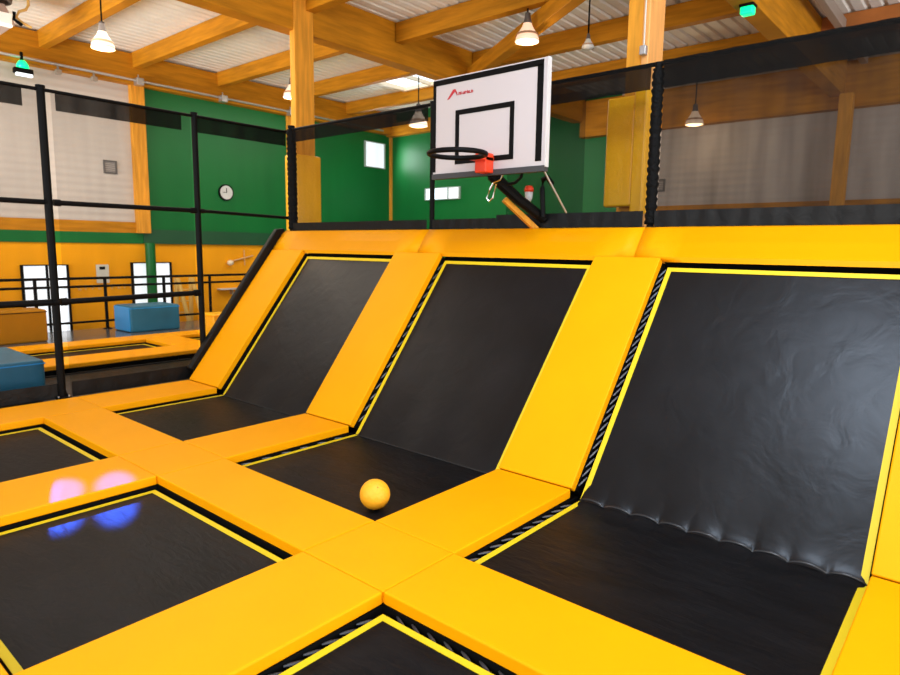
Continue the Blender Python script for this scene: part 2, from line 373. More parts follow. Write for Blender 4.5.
# green emergency lights
def egress(loc, rz, lab):
    t = thing('emergency_light', lab, 'light', loc, rz)
    obj('lamp_body', BX(-.15, .15, -.07, .05, -.04, .06, bev=.02), BLK, t)
    obj('green_lens', lathe([(.001, .20), (.05, .19), (.09, .13), (.10, .06), (.001, .055)], 20), GRNLED, t, True)
    obj('white_strip', BX(-.13, .13, -.09, -.02, -.085, -.03, bev=.012), DAY, t)
    obj('bracket', BX(-.02, .02, .0, .04, .02, .34), BLK, t)
egress((-11.86, .40, 4.58), PI/2, 'green and white glowing light at the eaves of the left wall')
t = thing('emergency_light', 'green glowing light under the far timber girder, at the very top of the picture', 'light', (-.79, 4.2, 4.33))
obj('green_lens', BX(-.07, .07, -.06, .06, -.11, -.02, bev=.02), GRNLED, t)
obj('lamp_body', BX(-.08, .08, -.07, .07, -.03, 0, bev=.008), BLK, t)

# ceiling unit at the far left
t = thing('ceiling_unit', 'pinkish grey ceiling unit with a white underside at the far left', 'ceiling unit', (-10.0, -.75, 4.72))
bm = bmesh.new()
prism(bm, [(-.55, 0), (.42, 0), (.30, .26), (-.55, .26)], lambda a, b, c: Vector((c, a, b)), -.4, .4, .01)
obj('housing', bm, UNITM, t)
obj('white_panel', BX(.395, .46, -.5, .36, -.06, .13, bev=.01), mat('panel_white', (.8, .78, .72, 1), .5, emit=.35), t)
for y in (-.4, .2): obj('hanger_rod', TB([(0, y, .26), (0, y, .6)], .012, 8), ALU, t)
t = thing('ceiling_fan', 'round dark ceiling fan housing at the top left corner', 'fan', (-9.7, -.62, 5.16))
obj('fan_housing', lathe([(.001, .05), (.26, .05), (.30, -.02), (.28, -.14), (.24, -.14), (.24, -.02), (.001, -.02)]), mat('fan_grey', (.12, .09, .075, 1), .5), t, True)
for k in range(4):
    bm = bmesh.new(); mx = Matrix.Rotation(k*PI/2, 4, 'Z') @ Matrix.Rotation(.4, 4, 'X')
    box(bm, .03, .22, -.05, .05, -.09, -.08, mx=mx); obj('fan_blade', bm, UNITM, t)
t = thing('hanging_cable', 'bent pale yellow cable hanging from the roof at top left', 'cable', (-9.6, -.15, 4.80))
obj('cable', TB([(0, 0, .62), (0, .0, .25), (.0, -.04, .17), (0, -.13, .12), (0, -.17, .03), (0, -.08, -.03), (0, .02, -.06)], .02, 8), mat('cable_yellow', (.62, .38, .10, 1), .5), t)
obj('hook', TB([(0, -.19, .10), (0, -.20, .0), (0, -.10, -.06)], .026, 8), BLK, t)

# columns with vinyl wraps
def column(x, y, wx, wy, topz, lab, wrap, lab2):
    struct(obj('timber_column', BX(x-wx/2, x+wx/2, y-wy/2, y+wy/2, -.24, topz, bev=.01), WOODC), lab)
    if wrap:
        z0, z1, mg = wrap
        bm = bmesh.new(); box(bm, -6.02, -5.75, 1.72, 2.15, z0, z1, bev=.03)
        bmesh.ops.subdivide_edges(bm, edges=bm.edges[:], cuts=2, use_grid_fill=True)
        tag(obj('column_pad', bm, PADDIM, None, True), lab2, 'padding', 'yellow pads around the columns')
column(-5.875, 1.94, .11, .32, 5.03, 'timber column rising at the back corner of the net', (-.22, 2.84, .20), 'yellow vinyl pad wrapped round the corner column behind the net')
# the padded column on the right: its lit side is painted as a paler strip
struct(obj('timber_column', BX(-1.15, -1.0, 2.0, 2.30, -.24, 5.0, bev=.01), WOODC), 'left part of the padded column')
struct(obj('timber_column', BX(-.998, -.93, 1.98, 2.30, -.24, 5.0, bev=.01), mat('lit_column_face', (.80, .37, .10, 1), .5, mottle=.15, stretch=(6, 6, .6))), 'right side of the padded column, painted paler as lit')
bm = bmesh.new(); box(bm, -1.27, -.99, 1.91, 1.995, 2.0, 2.98, bev=.02); box(bm, -.985, -.86, 1.86, 1.975, 1.93, 3.02, bev=.02)
tag(obj('column_pad', bm, PADDIM, None, False), 'wide creased yellow vinyl pad around the right column behind the net', 'padding', 'yellow pads around the columns')
struct(obj('timber_column', BX(-.76, -.55, BY-.42, BY-.21, FZ, 4.33, bev=.01), WOODC), 'timber column against the grey back wall')
t = thing('junction_box', 'small white box fixed on the right face of the padded column', 'box', (-.965, 1.978, 3.36))
obj('housing', BX(-.03, .03, -.05, 0, -.04, .04, bev=.008), ALU, t); obj('cable', TB([(0, -.02, .04), (0, -.02, 1.4)], .007, 8), PAPER, t)

# ================================================================== RAISED COURTS
X1a, X1b, X2a, X2b, X3a, X3b = -4.95, -3.335, -2.69, -1.03, -.42, 1.29
XL, XR = -5.60, 1.98
YF, YG, YH, YI = -1.225, -1.74, -3.07, -3.62
SL = Vector((0, 1.209, 1.551)); SLEN = SL.length; SU = SL/SLEN; SN = Vector((0, -SU.z, SU.y))
STOP = SLEN*1.8047/1.5509
PT = .065                      # pad thickness
MZ = -.085                     # mat level under the pads
def sp(x, s, n): return Vector((x, 0, 0))+SU*s+SN*n

def padbm(poly, f, bev=.009, puff=.008):
    """soft slab: poly corners (a,b) in the pad plane, f(a,b,n)->point"""
    bm = bmesh.new(); prism(bm, poly, lambda a, b, n: f(a, b, n), -PT, 0, bev)
    return bm
flat = lambda a, b, n: Vector((a, b, n))
slope = lambda a, b, n: sp(a, b, n)
def rect(a0, a1, b0, b1): return [(a0, b0), (a1, b0), (a1, b1), (a0, b1)]
GRP = 'yellow pads around the trampolines'
G = .0015
def pad(poly, f, lab, name='safety_pad'):
    return tag(obj(name, padbm(poly, f), PAD), lab, 'pad', GRP)
# flat cross pads between the near row and the sloped row
def hem(o_poly): pass
pad(rect(XL, X1a-G, YI, YF), flat, 'narrow flat yellow pad along the left net, left of the far left mat')
pad(rect(XL, X1a-G, YF+G, -.0), flat, 'short flat yellow pad at the foot of the leftmost slope pad')
pad(rect(X1a, X1b-G, YG, YF), flat, 'flat yellow pad in front of the leftmost sloped trampoline')
pad(rect(X2a, X2b-G, YG, YF), flat, 'flat yellow pad in front of the middle sloped trampoline, behind the large left mat')
pad(rect(X3a, X3b-G, YG, YF), flat, 'flat yellow pad in front of the largest right sloped trampoline')
pad(rect(X1b, X2a-G, YF+G, -.0), flat, 'flat yellow pad between the leftmost and middle sloped trampolines')
pad(rect(X2b, X3a-G, YF+G, -.0), flat, 'flat yellow pad between the middle and right sloped trampolines, behind the ball')
pad(rect(X3b, XR, YF+G, -.0), flat, 'flat yellow pad at the right edge, at the foot of the rightmost slope pad')
pad(rect(X3b, XR, YI, YF), flat, 'flat yellow pad in front of the one at the right edge')
pad(rect(X1b, X2a-G, YG, YF), flat, 'square yellow pad at the crossing of the two left mats')
pad(rect(X2b, X3a-G, YG, YF), flat, 'square yellow pad at the crossing in the middle foreground')
pad(rect(X1b, X2a-G, YH, YG-G), flat, 'flat yellow pad between the two left mats of the near row')
pad(rect(X2b, X3a-G, YH, YG-G), flat, 'flat yellow pad in the foreground between the large left mat and the bottom mat')
pad(rect(X1a, X2b-G, YI, YH-G), flat, 'flat yellow pad on the near side of the left mats')
pad(rect(X2b, X3b-G, YI, YH-G), flat, 'flat yellow pad on the near side of the bottom mat')
# slope pads
pad(rect(XL, X1a-.012, .006, SLEN), slope, 'leftmost sloping yellow pad beside the black edge')
pad(rect(X1b, X2a, .006, SLEN), slope, 'sloping yellow pad between the leftmost and middle trampolines')
pad([(X2b, .006), (X3a, .006), (X3a+.03, SLEN), (X2b+.07, SLEN)], slope, 'sloping yellow pad between the middle and right trampolines')
pad(rect(X3b, XR, .006, SLEN), slope, 'sloping yellow pad at the right edge of the picture')
# top pads, rounded over at the back
def toppad(x0, x1, lab):
    prof = [(SLEN+.004, 0), (SLEN+.14, .012), (STOP-.03, .006), (STOP+.01, -.03), (STOP+.01, -.10), (SLEN+.004, -PT)]
    bm = bmesh.new(); n = max(2, int((x1-x0)/.12)); rings = []
    for i in range(n+1):
        x = x0+(x1-x0)*i/n; e = 1.0 if 0 < i < n else .55
        rings.append([bm.verts.new(sp(x, s, nn if e == 1 else nn*.6-.006)) for s, nn in prof])
    for i in range(n):
        for k in range(len(prof)): bm.faces.new((rings[i][k], rings[i][(k+1) % 6], rings[i+1][(k+1) % 6], rings[i+1][k]))
    bm.faces.new(rings[0]); bm.faces.new(rings[-1][::-1])
    bmesh.ops.bevel(bm, geom=[e for e in bm.edges if abs((e.verts[0].co-e.verts[1].co).normalized().x) > .9], offset=.012, segments=2, affect='EDGES')
    return tag(obj('top_pad', bm, PAD, None, True), lab, 'pad', 'yellow pads along the top of the slopes')
toppad(XL, -3.02, 'yellow pad along the top of the slopes, left of the seam under the backboard')
toppad(-3.015, -.62, 'yellow pad along the top of the slopes, under the backboard')
toppad(-.615, XR, 'yellow pad along the top of the slopes at the right')

# ---- trampoline builders
def springs(t, pts_dirs, nsl=False):
    for p, d in pts_dirs:
        p = Vector(p); d = Vector(d)
        tv = Vector((1, 0, 0)) if abs(d.x) < .01 else (SU if p.z > .18 else Vector((0, 1, 0)))
        d = d*.85+tv*.075; p = p-tv*.037
        obj('spring', TB([p, p+d*.3, p+d*.7, p+d], [.004, .0075, .0075, .004], 6), SPRING, t)
OFF, SW = .038, .036
def ring(poly_out, poly_in, f, th=.004):
    bm = bmesh.new(); n = len(poly_out)
    def mk(z): return [bm.verts.new(f(*p, z)) for p in poly_out], [bm.verts.new(f(*p, z)) for p in poly_in]
    (a, b), (c, d) = mk(0), mk(th)
    for i in range(n):
        j = (i+1) % n
        bm.faces.new((c[i], c[j], d[j], d[i])); bm.faces.new((a[i], b[i], b[j], a[j]))
        bm.faces.new((a[i], a[j], c[j], c[i])); bm.faces.new((b[i], d[i], d[j], b[j]))
    return bm
def flat_tramp(x0, x1, y0, y1, lab, nspr, z=MZ, detail=True, grp='flat trampolines of the near row'):
    t = thing('trampoline', lab, 'trampoline', ((x0+x1)/2, (y0+y1)/2, -.24), 0, grp)
    cx, cy, cz = t.location
    L = lambda a, b, n: Vector((a-cx, b-cy, n-cz))
    obj('frame', ring([(x0-.06, y0-.06), (x1+.06, y0-.06), (x1+.06, y1+.06), (x0-.06, y1+.06)], [(x0-.005, y0-.005), (x1+.005, y0-.005), (x1+.005, y1+.005), (x0-.005, y1+.005)], lambda a, b, n: L(a, b, n-.235), .235-PT-.004), FRAMEB, t)
    bm = bmesh.new(); o = OFF
    n = 24 if detail else 4
    g = [[bm.verts.new(L(x0+o+(x1-x0-2*o)*i/n, y0+o+(y1-y0-2*o)*j/n, z-.012*math.sin(PI*i/n)*math.sin(PI*j/n))) for j in range(n+1)] for i in range(n+1)]
    for i in range(n):
        for j in range(n): bm.faces.new((g[i][j], g[i+1][j], g[i+1][j+1], g[i][j+1]))
    obj('jumping_mat', bm, MATB, t, True)
    P = lambda o: [(x0+o, y0+o), (x1-o, y0+o), (x1-o, y1-o), (x0+o, y1-o)]
    obj('border_stripe', ring(P(o), P(o+SW), lambda a, b, n: L(a, b, z+n+.001), .003), STRIPE, t)
    if nspr:
        q = []
        for k in range(nspr):
            x = x0+.08+(x1-x0-.16)*(k+.5)/nspr; q.append((L(x, y1, z-.005), (0, -OFF, 0)))
        m = int(nspr*.8)
        for k in range(m):
            y = y0+.08+(y1-y0-.16)*(k+.5)/m; q.append((L(x0, y, z-.005), (OFF, 0, 0)))
        springs(t, q)
    return t
flat_tramp(X1a, X1b, YH, YG, 'flat black trampoline mat at the far left edge of the near row', 0)
flat_tramp(X2a, X2b, YH, YG, 'large flat black trampoline at lower left reflecting blue light', 0)
flat_tramp(X3a, X3b, YH, YG, 'flat black trampoline cut off at the bottom of the picture', 16)

def slope_tramp(x0, x1, lab, nspr, lumps, xt0=None, xt1=None, right_gap=False, widen=0):
    xt0 = x0 if xt0 is None else xt0; xt1 = x1 if xt1 is None else xt1
    t = thing('sloped_trampoline', lab, 'trampoline', ((x0+x1)/2, 0, -.24), 0, 'trampolines that run up into a slope')
    cx, cy, cz = t.location; O = Vector((cx, cy, cz))
    sf = SU.y*.044+SU.z*MZ           # slope coordinate of the mat fold
    yfold = .044
    LF = lambda a, b, n: Vector((a, b, n))-O
    LS = lambda a, b, n: sp(a, b, n)-O
    X = lambda xa, xb, s: xa+(xb-xa)*max(0, s)/SLEN
    o = OFF+widen; OR = OFF if not lumps else .012
    # frame walls around the pit
    bm = bmesh.new()
    box(bm, x0-.06, x0-.004, YF-.06, .0, -.24, -PT-.004); box(bm, x1+.004, x1+.06, YF-.06, .0, -.24, -PT-.004)
    box(bm, x0-.055, x0-.005, 0, .12, -.24, -.09); box(bm, x1+.005, x1+.055, 0, .12, -.24, -.09)
    box(bm, x0-.004, x1+.004, YF-.06, YF-.004, -.24, -PT-.004)
    for v in bm.verts: v.co -= O
    obj('frame', bm, FRAMEB, t)
    bm = bmesh.new()
    for (a, b) in ((xt0, x0), (xt1, x1)):
        s_ = -1 if a == xt0 else 1
        q = [bm.verts.new(LS(*p)) for p in ((b, .02, -PT-.004), (a, SLEN, -PT-.004), (a, SLEN, -.16), (b, .02, -.16))]
        q2 = [bm.verts.new(LS(p[0]+s_*.05, p[1], p[2])) for p in ((b, .02, -PT-.004), (a, SLEN, -PT-.004), (a, SLEN, -.16), (b, .02, -.16))]
        bm.faces.new(q); bm.faces.new(q2[::-1])
        for i in range(4): bm.faces.new((q[i], q2[i], q2[(i+1) % 4], q[(i+1) % 4]))
    # backing behind the sloped mat
    q = [bm.verts.new(LS(*p)) for p in ((x0, -.06, -.17), (x1, -.06, -.17), (xt1, SLEN+.05, -.17), (xt0, SLEN+.05, -.17))]
    q2 = [bm.verts.new(LS(*p)) for p in ((x0, -.06, -.19), (x1, -.06, -.19), (xt1, SLEN+.05, -.19), (xt0, SLEN+.05, -.19))]
    bm.faces.new(q); bm.faces.new(q2[::-1])
    for i in range(4): bm.faces.new((q[i], q2[i], q2[(i+1) % 4], q[(i+1) % 4]))
    q = [bm.verts.new(LS(*p)) for p in ((xt0, SLEN+.02, -.18), (xt1, SLEN+.02, -.18), (xt1, SLEN+.02, -.082), (xt0, SLEN+.02, -.082))]
    q2 = [bm.verts.new(LS(*p)) for p in ((xt0, SLEN+.04, -.18), (xt1, SLEN+.04, -.18), (xt1, SLEN+.04, -.082), (xt0, SLEN+.04, -.082))]
    bm.faces.new(q); bm.faces.new(q2[::-1])
    for i in range(4): bm.faces.new((q[i], q2[i], q2[(i+1) % 4], q[(i+1) % 4]))
    obj('slope_frame', bm, FRAMEB, t)
    NX = 120
    def pucker(u):
        if not lumps: return .002*math.sin(u*60)
        return abs(math.sin(u*PI*lumps))**.6
    amp = .030 if lumps else .003
    bm = bmesh.new(); ys = [0, .01, .02, .035, .055, .09, .15, .25, .4, .6, .8, .95, 1]
    g = []
    for j in ys:
        y = yfold+(YF+o-yfold)*j; row = []
        for i in range(NX+1):
            u = i/NX; x = (x0+o)+(x1-x0-o-OR)*u
            k = math.exp(-((yfold-y)/.05))
            wv = .0025*math.sin(u*PI*lumps*2+y*7)*math.exp(-((yfold-y)/.35)) if lumps else 0
            row.append(bm.verts.new(LF(x, y, MZ+amp*pucker(u)*k+wv)))
        g.append(row)
    for a, b in zip(g, g[1:]):
        for i in range(NX): bm.faces.new((a[i], a[i+1], b[i+1], b[i]))
    obj('jumping_mat', bm, MATB, t, True)
    bm = bmesh.new(); g = []
    ss = [0, .004, .01, .018, .028, .045, .08, .14, .22, .35, .5, .65, .8, .9, 1]
    for j in ss:
        s = sf+(SLEN-OFF-sf)*j; row = []
        for i in range(NX+1):
            u = i/NX; xa, xb = X(x0, xt0, s)+o, X(x1, xt1, s)-OR; x = xa+(xb-xa)*u
            d = s-sf
            row.append(bm.verts.new(LS(x, s, MZ+amp*pucker(u)*math.exp(-d/.035)+.006*math.sin(u*17)*math.exp(-d/.3)-.012*math.sin(PI*u)*math.sin(PI*j))))
        g.append(row)
    for a, b in zip(g, g[1:]):
        for i in range(NX): bm.faces.new((a[i], a[i+1], b[i+1], b[i]))
    obj('sloped_mat', bm, MATS_SL, t, True)
    # tied joint along the fold
    bm = bmesh.new(); pts = []; rr = []
    for i in range(NX+1):
        u = i/NX; x = (x0+o)+(x1-x0-o-OR)*u
        pts.append(LF(x, yfold-.004, MZ+.004+amp*.9*pucker(u))); rr.append(.004+.005*(pucker(u) if lumps else .3))
    tube(bm, pts, rr, 8)
    obj('fold_seam', bm, mat('fold_roll', (.02, .02, .022, 1), .28) if lumps else WEB, t, True)
    # neon stripe round both mats
    bm = bmesh.new()
    def strip(path, side):
        """path: list of (function point outer, inner)"""
        A = [bm.verts.new(a) for a, b in path]; B = [bm.verts.new(b) for a, b in path]
        for i in range(len(path)-1): bm.faces.new((A[i], A[i+1], B[i+1], B[i]))
    e = .004
    left = [(LF(x0+o, YF+o, MZ+e), LF(x0+o+SW, YF+o+SW, MZ+e)), (LF(x0+o, yfold, MZ+e), LF(x0+o+SW, yfold, MZ+e)),
            (LS(xt0+o, SLEN-OFF, MZ+e), LS(xt0+o+SW, SLEN-OFF-SW, MZ+e))]
    rgt = [(LF(x1-OR, YF+o, MZ+e), LF(x1-OR-SW, YF+o+SW, MZ+e)), (LF(x1-OR, yfold, MZ+e), LF(x1-OR-SW, yfold, MZ+e)),
           (LS(xt1-OR, SLEN-OFF, MZ+e), LS(xt1-OR-SW, SLEN-OFF-SW, MZ+e))]
    top = [left[-1], rgt[-1]]; fr = [left[0], rgt[0]]
    for p in (left, rgt, top, fr): strip(p, 1)
    so = obj('border_stripe', bm, STRIPE, t)
    md = so.modifiers.new('thickness', 'SOLIDIFY'); md.thickness = .003; md.offset = 0
    # springs at the edges one can see
    q = []
    for k in range(nspr):
        s = .06+(SLEN-.12)*(k+.5)/nspr
        q.append((LS(X(x0, xt0, s), s, MZ+.002), LS(X(x0, xt0, s)+o, s, MZ+.002)-LS(X(x0, xt0, s), s, MZ+.002)))
    m = int(nspr*.4)
    for k in range(m):
        y = YF+.08+(-YF-.12)*(k+.5)/m; q.append((LF(x0, y, MZ), Vector((o, 0, 0))))
    for k in range(0):
        x = xt0+.06+(xt1-xt0-.12)*(k+.5)/(m*2); q.append((LS(x, SLEN, MZ-.01), LS(x, SLEN-OFF, MZ-.01)-LS(x, SLEN, MZ-.01)))
    springs(t, q)
    return t
slope_tramp(X1a, X1b, 'leftmost sloped black trampoline beside the net, narrowest of the three', 0, 0)
slope_tramp(X2a, X2b, 'middle sloped black trampoline with the ball lying on it', 16, 0, xt1=X2b+.07)
slope_tramp(X3a, X3b, 'rightmost and largest sloped black trampoline with a puckered fold', 26, 9, xt0=X3a+.03, widen=.008)

# support under the slopes (closed black side and back)
bm = bmesh.new()
prism(bm, [(.12, -.24), (.12, -.0), (1.26, 1.46), (1.40, 1.60), (1.40, -.24)], lambda a, b, c: Vector((c, a, b)), XL-.085, XL-.025, 0)
tag(obj('slope_side_panel', bm, BLKVINYL), 'black side panel closing the left end of the slopes', 'panel')
bm = bmesh.new()
mx = None
def sedge(s, n): v = sp(0, s, n); return (v.y, v.z)
prism(bm, [sedge(.12, -.05), sedge(.12, .06), sedge(STOP-.06, .09), sedge(STOP+.03, .0), sedge(STOP-.02, -.05)], lambda a, b, c: Vector((c, a, b)), XL-.095, XL-.015, .015)
tag(obj('slope_edge_pad', bm, BLKVINYL), 'thick black padded edge rising along the left side of the slopes', 'pad')
tag(obj('back_ledge', BX(XL-.1, XR+.2, 1.505, 1.66, 1.60, 1.80), BLKVINYL), 'black ledge behind the top pads under the rear net', 'ledge')

bm = bmesh.new()
prism(bm, [(.20, -.24), sedge(.16, -.20), sedge(SLEN, -.20), (1.42, 1.50), (1.42, -.24)], lambda a, b, c: Vector((c, a, b)), XL+.01, XR, 0)
for a, b in ((XL+.01, X1a-.07), (X1b+.07, X2a-.07), (X2b+.13, X3a-.07), (X3b+.07, XR)):
    prism(bm, [sedge(.10, -.22), sedge(.06, -.075), sedge(SLEN-.02, -.075), sedge(SLEN-.02, -.22)], lambda p, q, c: Vector((c, p, q)), a, b, 0)
struct(obj('slope_support', bm, FRAMEB), 'dark framing under the slopes')
# ball
t = thing('foam_ball', 'small yellow ball lying on the middle trampoline', 'ball', (-1.30, -.975, MZ+.0015))
R_ = .098
bm = bmesh.new(); bmesh.ops.create_uvsphere(bm, u_segments=40, v_segments=24, radius=R_)
for v in bm.verts: v.co.z += R_
obj('ball_skin', bm, BALLM, t, True)
mxb = Matrix.Translation((.062, -.035, R_+.065))
bm = bmesh.new(); bmesh.ops.create_uvsphere(bm, u_segments=12, v_segments=8, radius=.005)
for v in bm.verts: v.co = v.co+Vector((.058, -.03, R_+.068))
obj('valve', bm, BLK, t, True)

# ================================================================== NETS
def post(x, y, z0, z1, r, lab, sleeve=False, base=True):
    t = thing('fence_post', lab, 'post', (x, y, z0), 0, 'black posts of the net fence')
    H = z1-z0
    obj('pole', TB([(0, 0, 0), (0, 0, H)], r, 14), BLK, t)
    if sleeve:
        bm = bmesh.new(); n = 60; rr = [r*1.55+.006*math.sin(k*2.1)+random.uniform(-.003, .003) for k in range(n+1)]
        tube(bm, [(0, 0, .02+(H-.04)*k/n) for k in range(n+1)], rr, 14); obj('foam_sleeve', bm, BLKFOAM, t, True)
    if base:
        obj('base_plate', BX(-.07, .07, -.07, .07, 0, .02, bev=.004), BLK, t)
        for sx, sy in ((1, 1), (1, -1), (-1, 1), (-1, -1)):
            obj('bolt', TB([(sx*.05, sy*.05, .02), (sx*.05, sy*.05, .035)], .009, 8), ALU, t)
        bm = bmesh.new(); prism(bm, [(0, .02), (.06, .02), (0, .16)], lambda a, b, c: Vector((c, a, b)), -.006, .006); obj('gusset', bm, BLK, t)
    obj('post_cap', TB([(0, 0, H), (0, 0, H+.03)], r*1.15, 14), BLK, t)
FX = XL-.125; RY = 1.53
post(FX, -3.05, -.02, 3.10, .034, 'black net post just outside the left edge of the picture')
post(FX, -1.32, -.02, 3.10, .038, 'thick black net post at far left in front of the blue foam block')
post(FX, .27, -.02, 3.10, .034, 'thin black net post standing at the foot of the leftmost slope')
post(XL+.02, RY, 1.80, 3.12, .040, 'sleeved black post at the back corner of the nets, in front of the timber column', True, False)
post(-3.09, RY, 1.80, 3.10, .028, 'thin black post partly hidden by the backboard', False, False)
post(-.63, RY, 1.80, 3.08, .030, 'sleeved black post right of the yellow column pad', True, False)
post(2.0, RY, 1.80, 3.12, .040, 'sleeved black post beyond the right edge of the picture', True, False)
def rail(a, b, r, lab): 
    t = thing('fence_rail', lab, 'rail', a, 0, 'black rails of the net fence')
    d = Vector(b)-Vector(a)
    obj('tube', TB([(0, 0, 0), d], r, 12), BLK, t)
    for k in (.012, .988): obj('clamp', TB([d*k-d.normalized()*.03, d*k+d.normalized()*.03], r*1.35, 12), BLK, t)
rail((FX, -3.02, 2.0), (FX, -1.30, 2.0), .026, 'middle rail of the left net, bay cut by the left picture edge')
rail((FX, -1.26, 2.0), (FX, .235, 2.0), .026, 'middle rail of the left net between the thick and the thin post')
rail((FX, .305, 2.0), (FX, RY+.07, 1.97), .020, 'middle rail of the left net in front of the wall clock')
rail((FX, -3.02, .99), (FX, -1.30, .99), .034, 'low thick rail of the left net, bay cut by the left picture edge')
rail((FX, -1.26, .99), (FX, .235, 1.02), .030, 'low thick rail of the left net between the thick and the thin post')
rail((FX, -3.0, 3.09), (FX, RY+.07, 3.09), .018, 'top rail of the left net')
rail((FX+.1, RY, 3.10), (1.95, RY, 3.10), .018, 'top rail of the rear net')
def net(a, b, z0, z1, m, amp, waves, name='net'):
    """hanging net cloth from a to b with soft vertical folds"""
    a, b = Vector(a), Vector(b); d = b-a; L = d.length; dn = d.normalized(); s = Vector((-dn.y, dn.x, 0))
    bm = bmesh.new(); NX, NZ = max(8, int(L*24)), 8; g = []
    for i in range(NX+1):
        u = i/NX; g.append([bm.verts.new(d*u+s*amp*(math.sin(u*waves*2*PI)+.5*math.sin(u*waves*4.7*PI+j*.5))+Vector((0, 0, z0+(z1-z0)*j/NZ))) for j in range(NZ+1)])
    for i in range(NX):
        for j in range(NZ): bm.faces.new((g[i][j], g[i+1][j], g[i+1][j+1], g[i][j+1]))
    return bm
def netbay(a, b, z0, z1, m, lab, top=.17, bot=0, amp=.008, waves=5, band=NET_B, bandgap=(0, 0), topm=None):
    t = thing('safety_net', lab, 'net', (a[0], a[1], 0), 0, 'black safety nets round the courts')
    o3 = (0, 0, 0); d = Vector((b[0]-a[0], b[1]-a[1], 0)); dn = d.normalized()
    obj('net_cloth', net(o3, d, z0, z1-.02, m, amp, waves), m, t, True)
    g0, g1 = dn*bandgap[0], dn*bandgap[1]
    off = Vector((dn.y, -dn.x, 0))*.03
    e = net(o3, d-g0-g1, z1-top, z1-.005, band, amp*.4, waves); 
    for v in e.verts: v.co += g0+off
    obj('top_band', e, topm or band, t, True)
    if bot:
        e = net(o3, d, z0, z0+bot, BLKVINYL, amp*.35, waves*2)
        for v in e.verts: v.co += off*1.3
        obj('bottom_band', e, BLKVINYL, t, True)
netbay((FX-.045, -3.05), (FX-.045, -1.30), -.02, 3.10, NET_L, 'black net bay cut by the left picture edge', .19, .16, .006, 3, NET_B, (0, .18))
netbay((FX-.045, -1.22), (FX-.045, .24), -.02, 3.10, NET_L, 'black net bay between the thick and the thin left posts', .19, .16, .006, 3, NET_B, (.03, .12))
netbay((FX-.045, .31), (FX-.045, RY+.05), .28, 3.10, NET_L, 'black net bay in front of the wall clock', .19, 0, .006, 3, NET_B, (.0, .03))
netbay((FX+.12, RY), (-3.13, RY), 1.80, 3.10, NET_L, 'black rear net bay left of the backboard, before the green wall', .17, .10, .006, 4)
netbay((-3.05, RY), (-2.20, RY), 1.80, 3.10, NET_L, 'black thin rear net behind the left half of the backboard', .17, .10, .006, 3)
netbay((-2.20, RY), (-.68, RY), 1.80, 3.10, NET_M, 'black denser rear net between the backboard and the padded column', .20, .13, .008, 5)
netbay((-.58, RY), (1.95, RY), 1.80, 3.12, NET_D, 'dense black wrinkled net at the upper right', .22, .13, .014, 8)
t = thing('net_skirt', 'wrinkled black skirt behind the backboard arm', 'net', (-2.2, RY+.12, 0))
obj('net_cloth', net((0, 0, 0), (.86, 0, 0), 1.75, 3.02, NET_D, .012, 6), netmat('black_net_skirt', .5, (.006, .006, .006, 1)), t, True)

# ================================================================== BASKET
t = thing('basketball_backboard', 'white rectangular backboard with black lines and a black hoop with red bracket', 'backboard', (-1.90, .90, 2.27), 0)
bw, bh = .615, .86
obj('board', BX(-bw, bw, 0, .035, .0, bh, bev=.003), WHITE, t)
bm = bmesh.new()
th = .048
box(bm, -bw, bw-.035, -.004, 0, bh-.012-th, bh-.012); box(bm, -bw+.0, -bw+.034, -.004, 0, .03, bh-.05)
box(bm, bw-.035-th-.01, bw-.035, -.004, 0, .05, bh-.05)
obj('outer_line', bm, BLK, t)
bm = bmesh.new(); x0, x1, z0, z1 = -.345, .30, .085, .56; q = .044
box(bm, x0, x1, -.004, 0, z1-q, z1); box(bm, x0, x1, -.004, 0, z0, z0+q); box(bm, x0, x0+q, -.004, 0, z0+q, z1-q); box(bm, x1-q, x1, -.004, 0, z0+q, z1-q)
obj('target_line', bm, BLK, t)
bm = bmesh.new(); box(bm, -bw-.004, bw+.004, -.012, .045, -.035, .012); obj('bottom_rail', bm, mat('dark_grey_rubber', (.045, .045, .048, 1), .6), t)
obj('side_edge', BX(bw, bw+.012, -.006, .04, -.0, bh), WHITEE, t)
bm = bmesh.new()   # logo: a slanted tick and a short unreadable word
prism(bm, [(-.445, .665), (-.425, .665), (-.355, .725), (-.335, .70), (-.325, .705), (-.35, .745), (-.375, .745)], lambda a, b, c: Vector((a, c, b)), -.005, 0)
for k in range(8):
    x = -.335+k*.024
    box(bm, x, x+.006, -.005, 0, .690, .712+.003*(k % 3)); box(bm, x+.006, x+.019, -.005, 0, (.690, .706, .698)[k % 3], (.695, .711, .703)[k % 3])
    if k % 2: box(bm, x+.014, x+.019, -.005, 0, .690, .711)
obj('red_print', bm, LOGO, t)
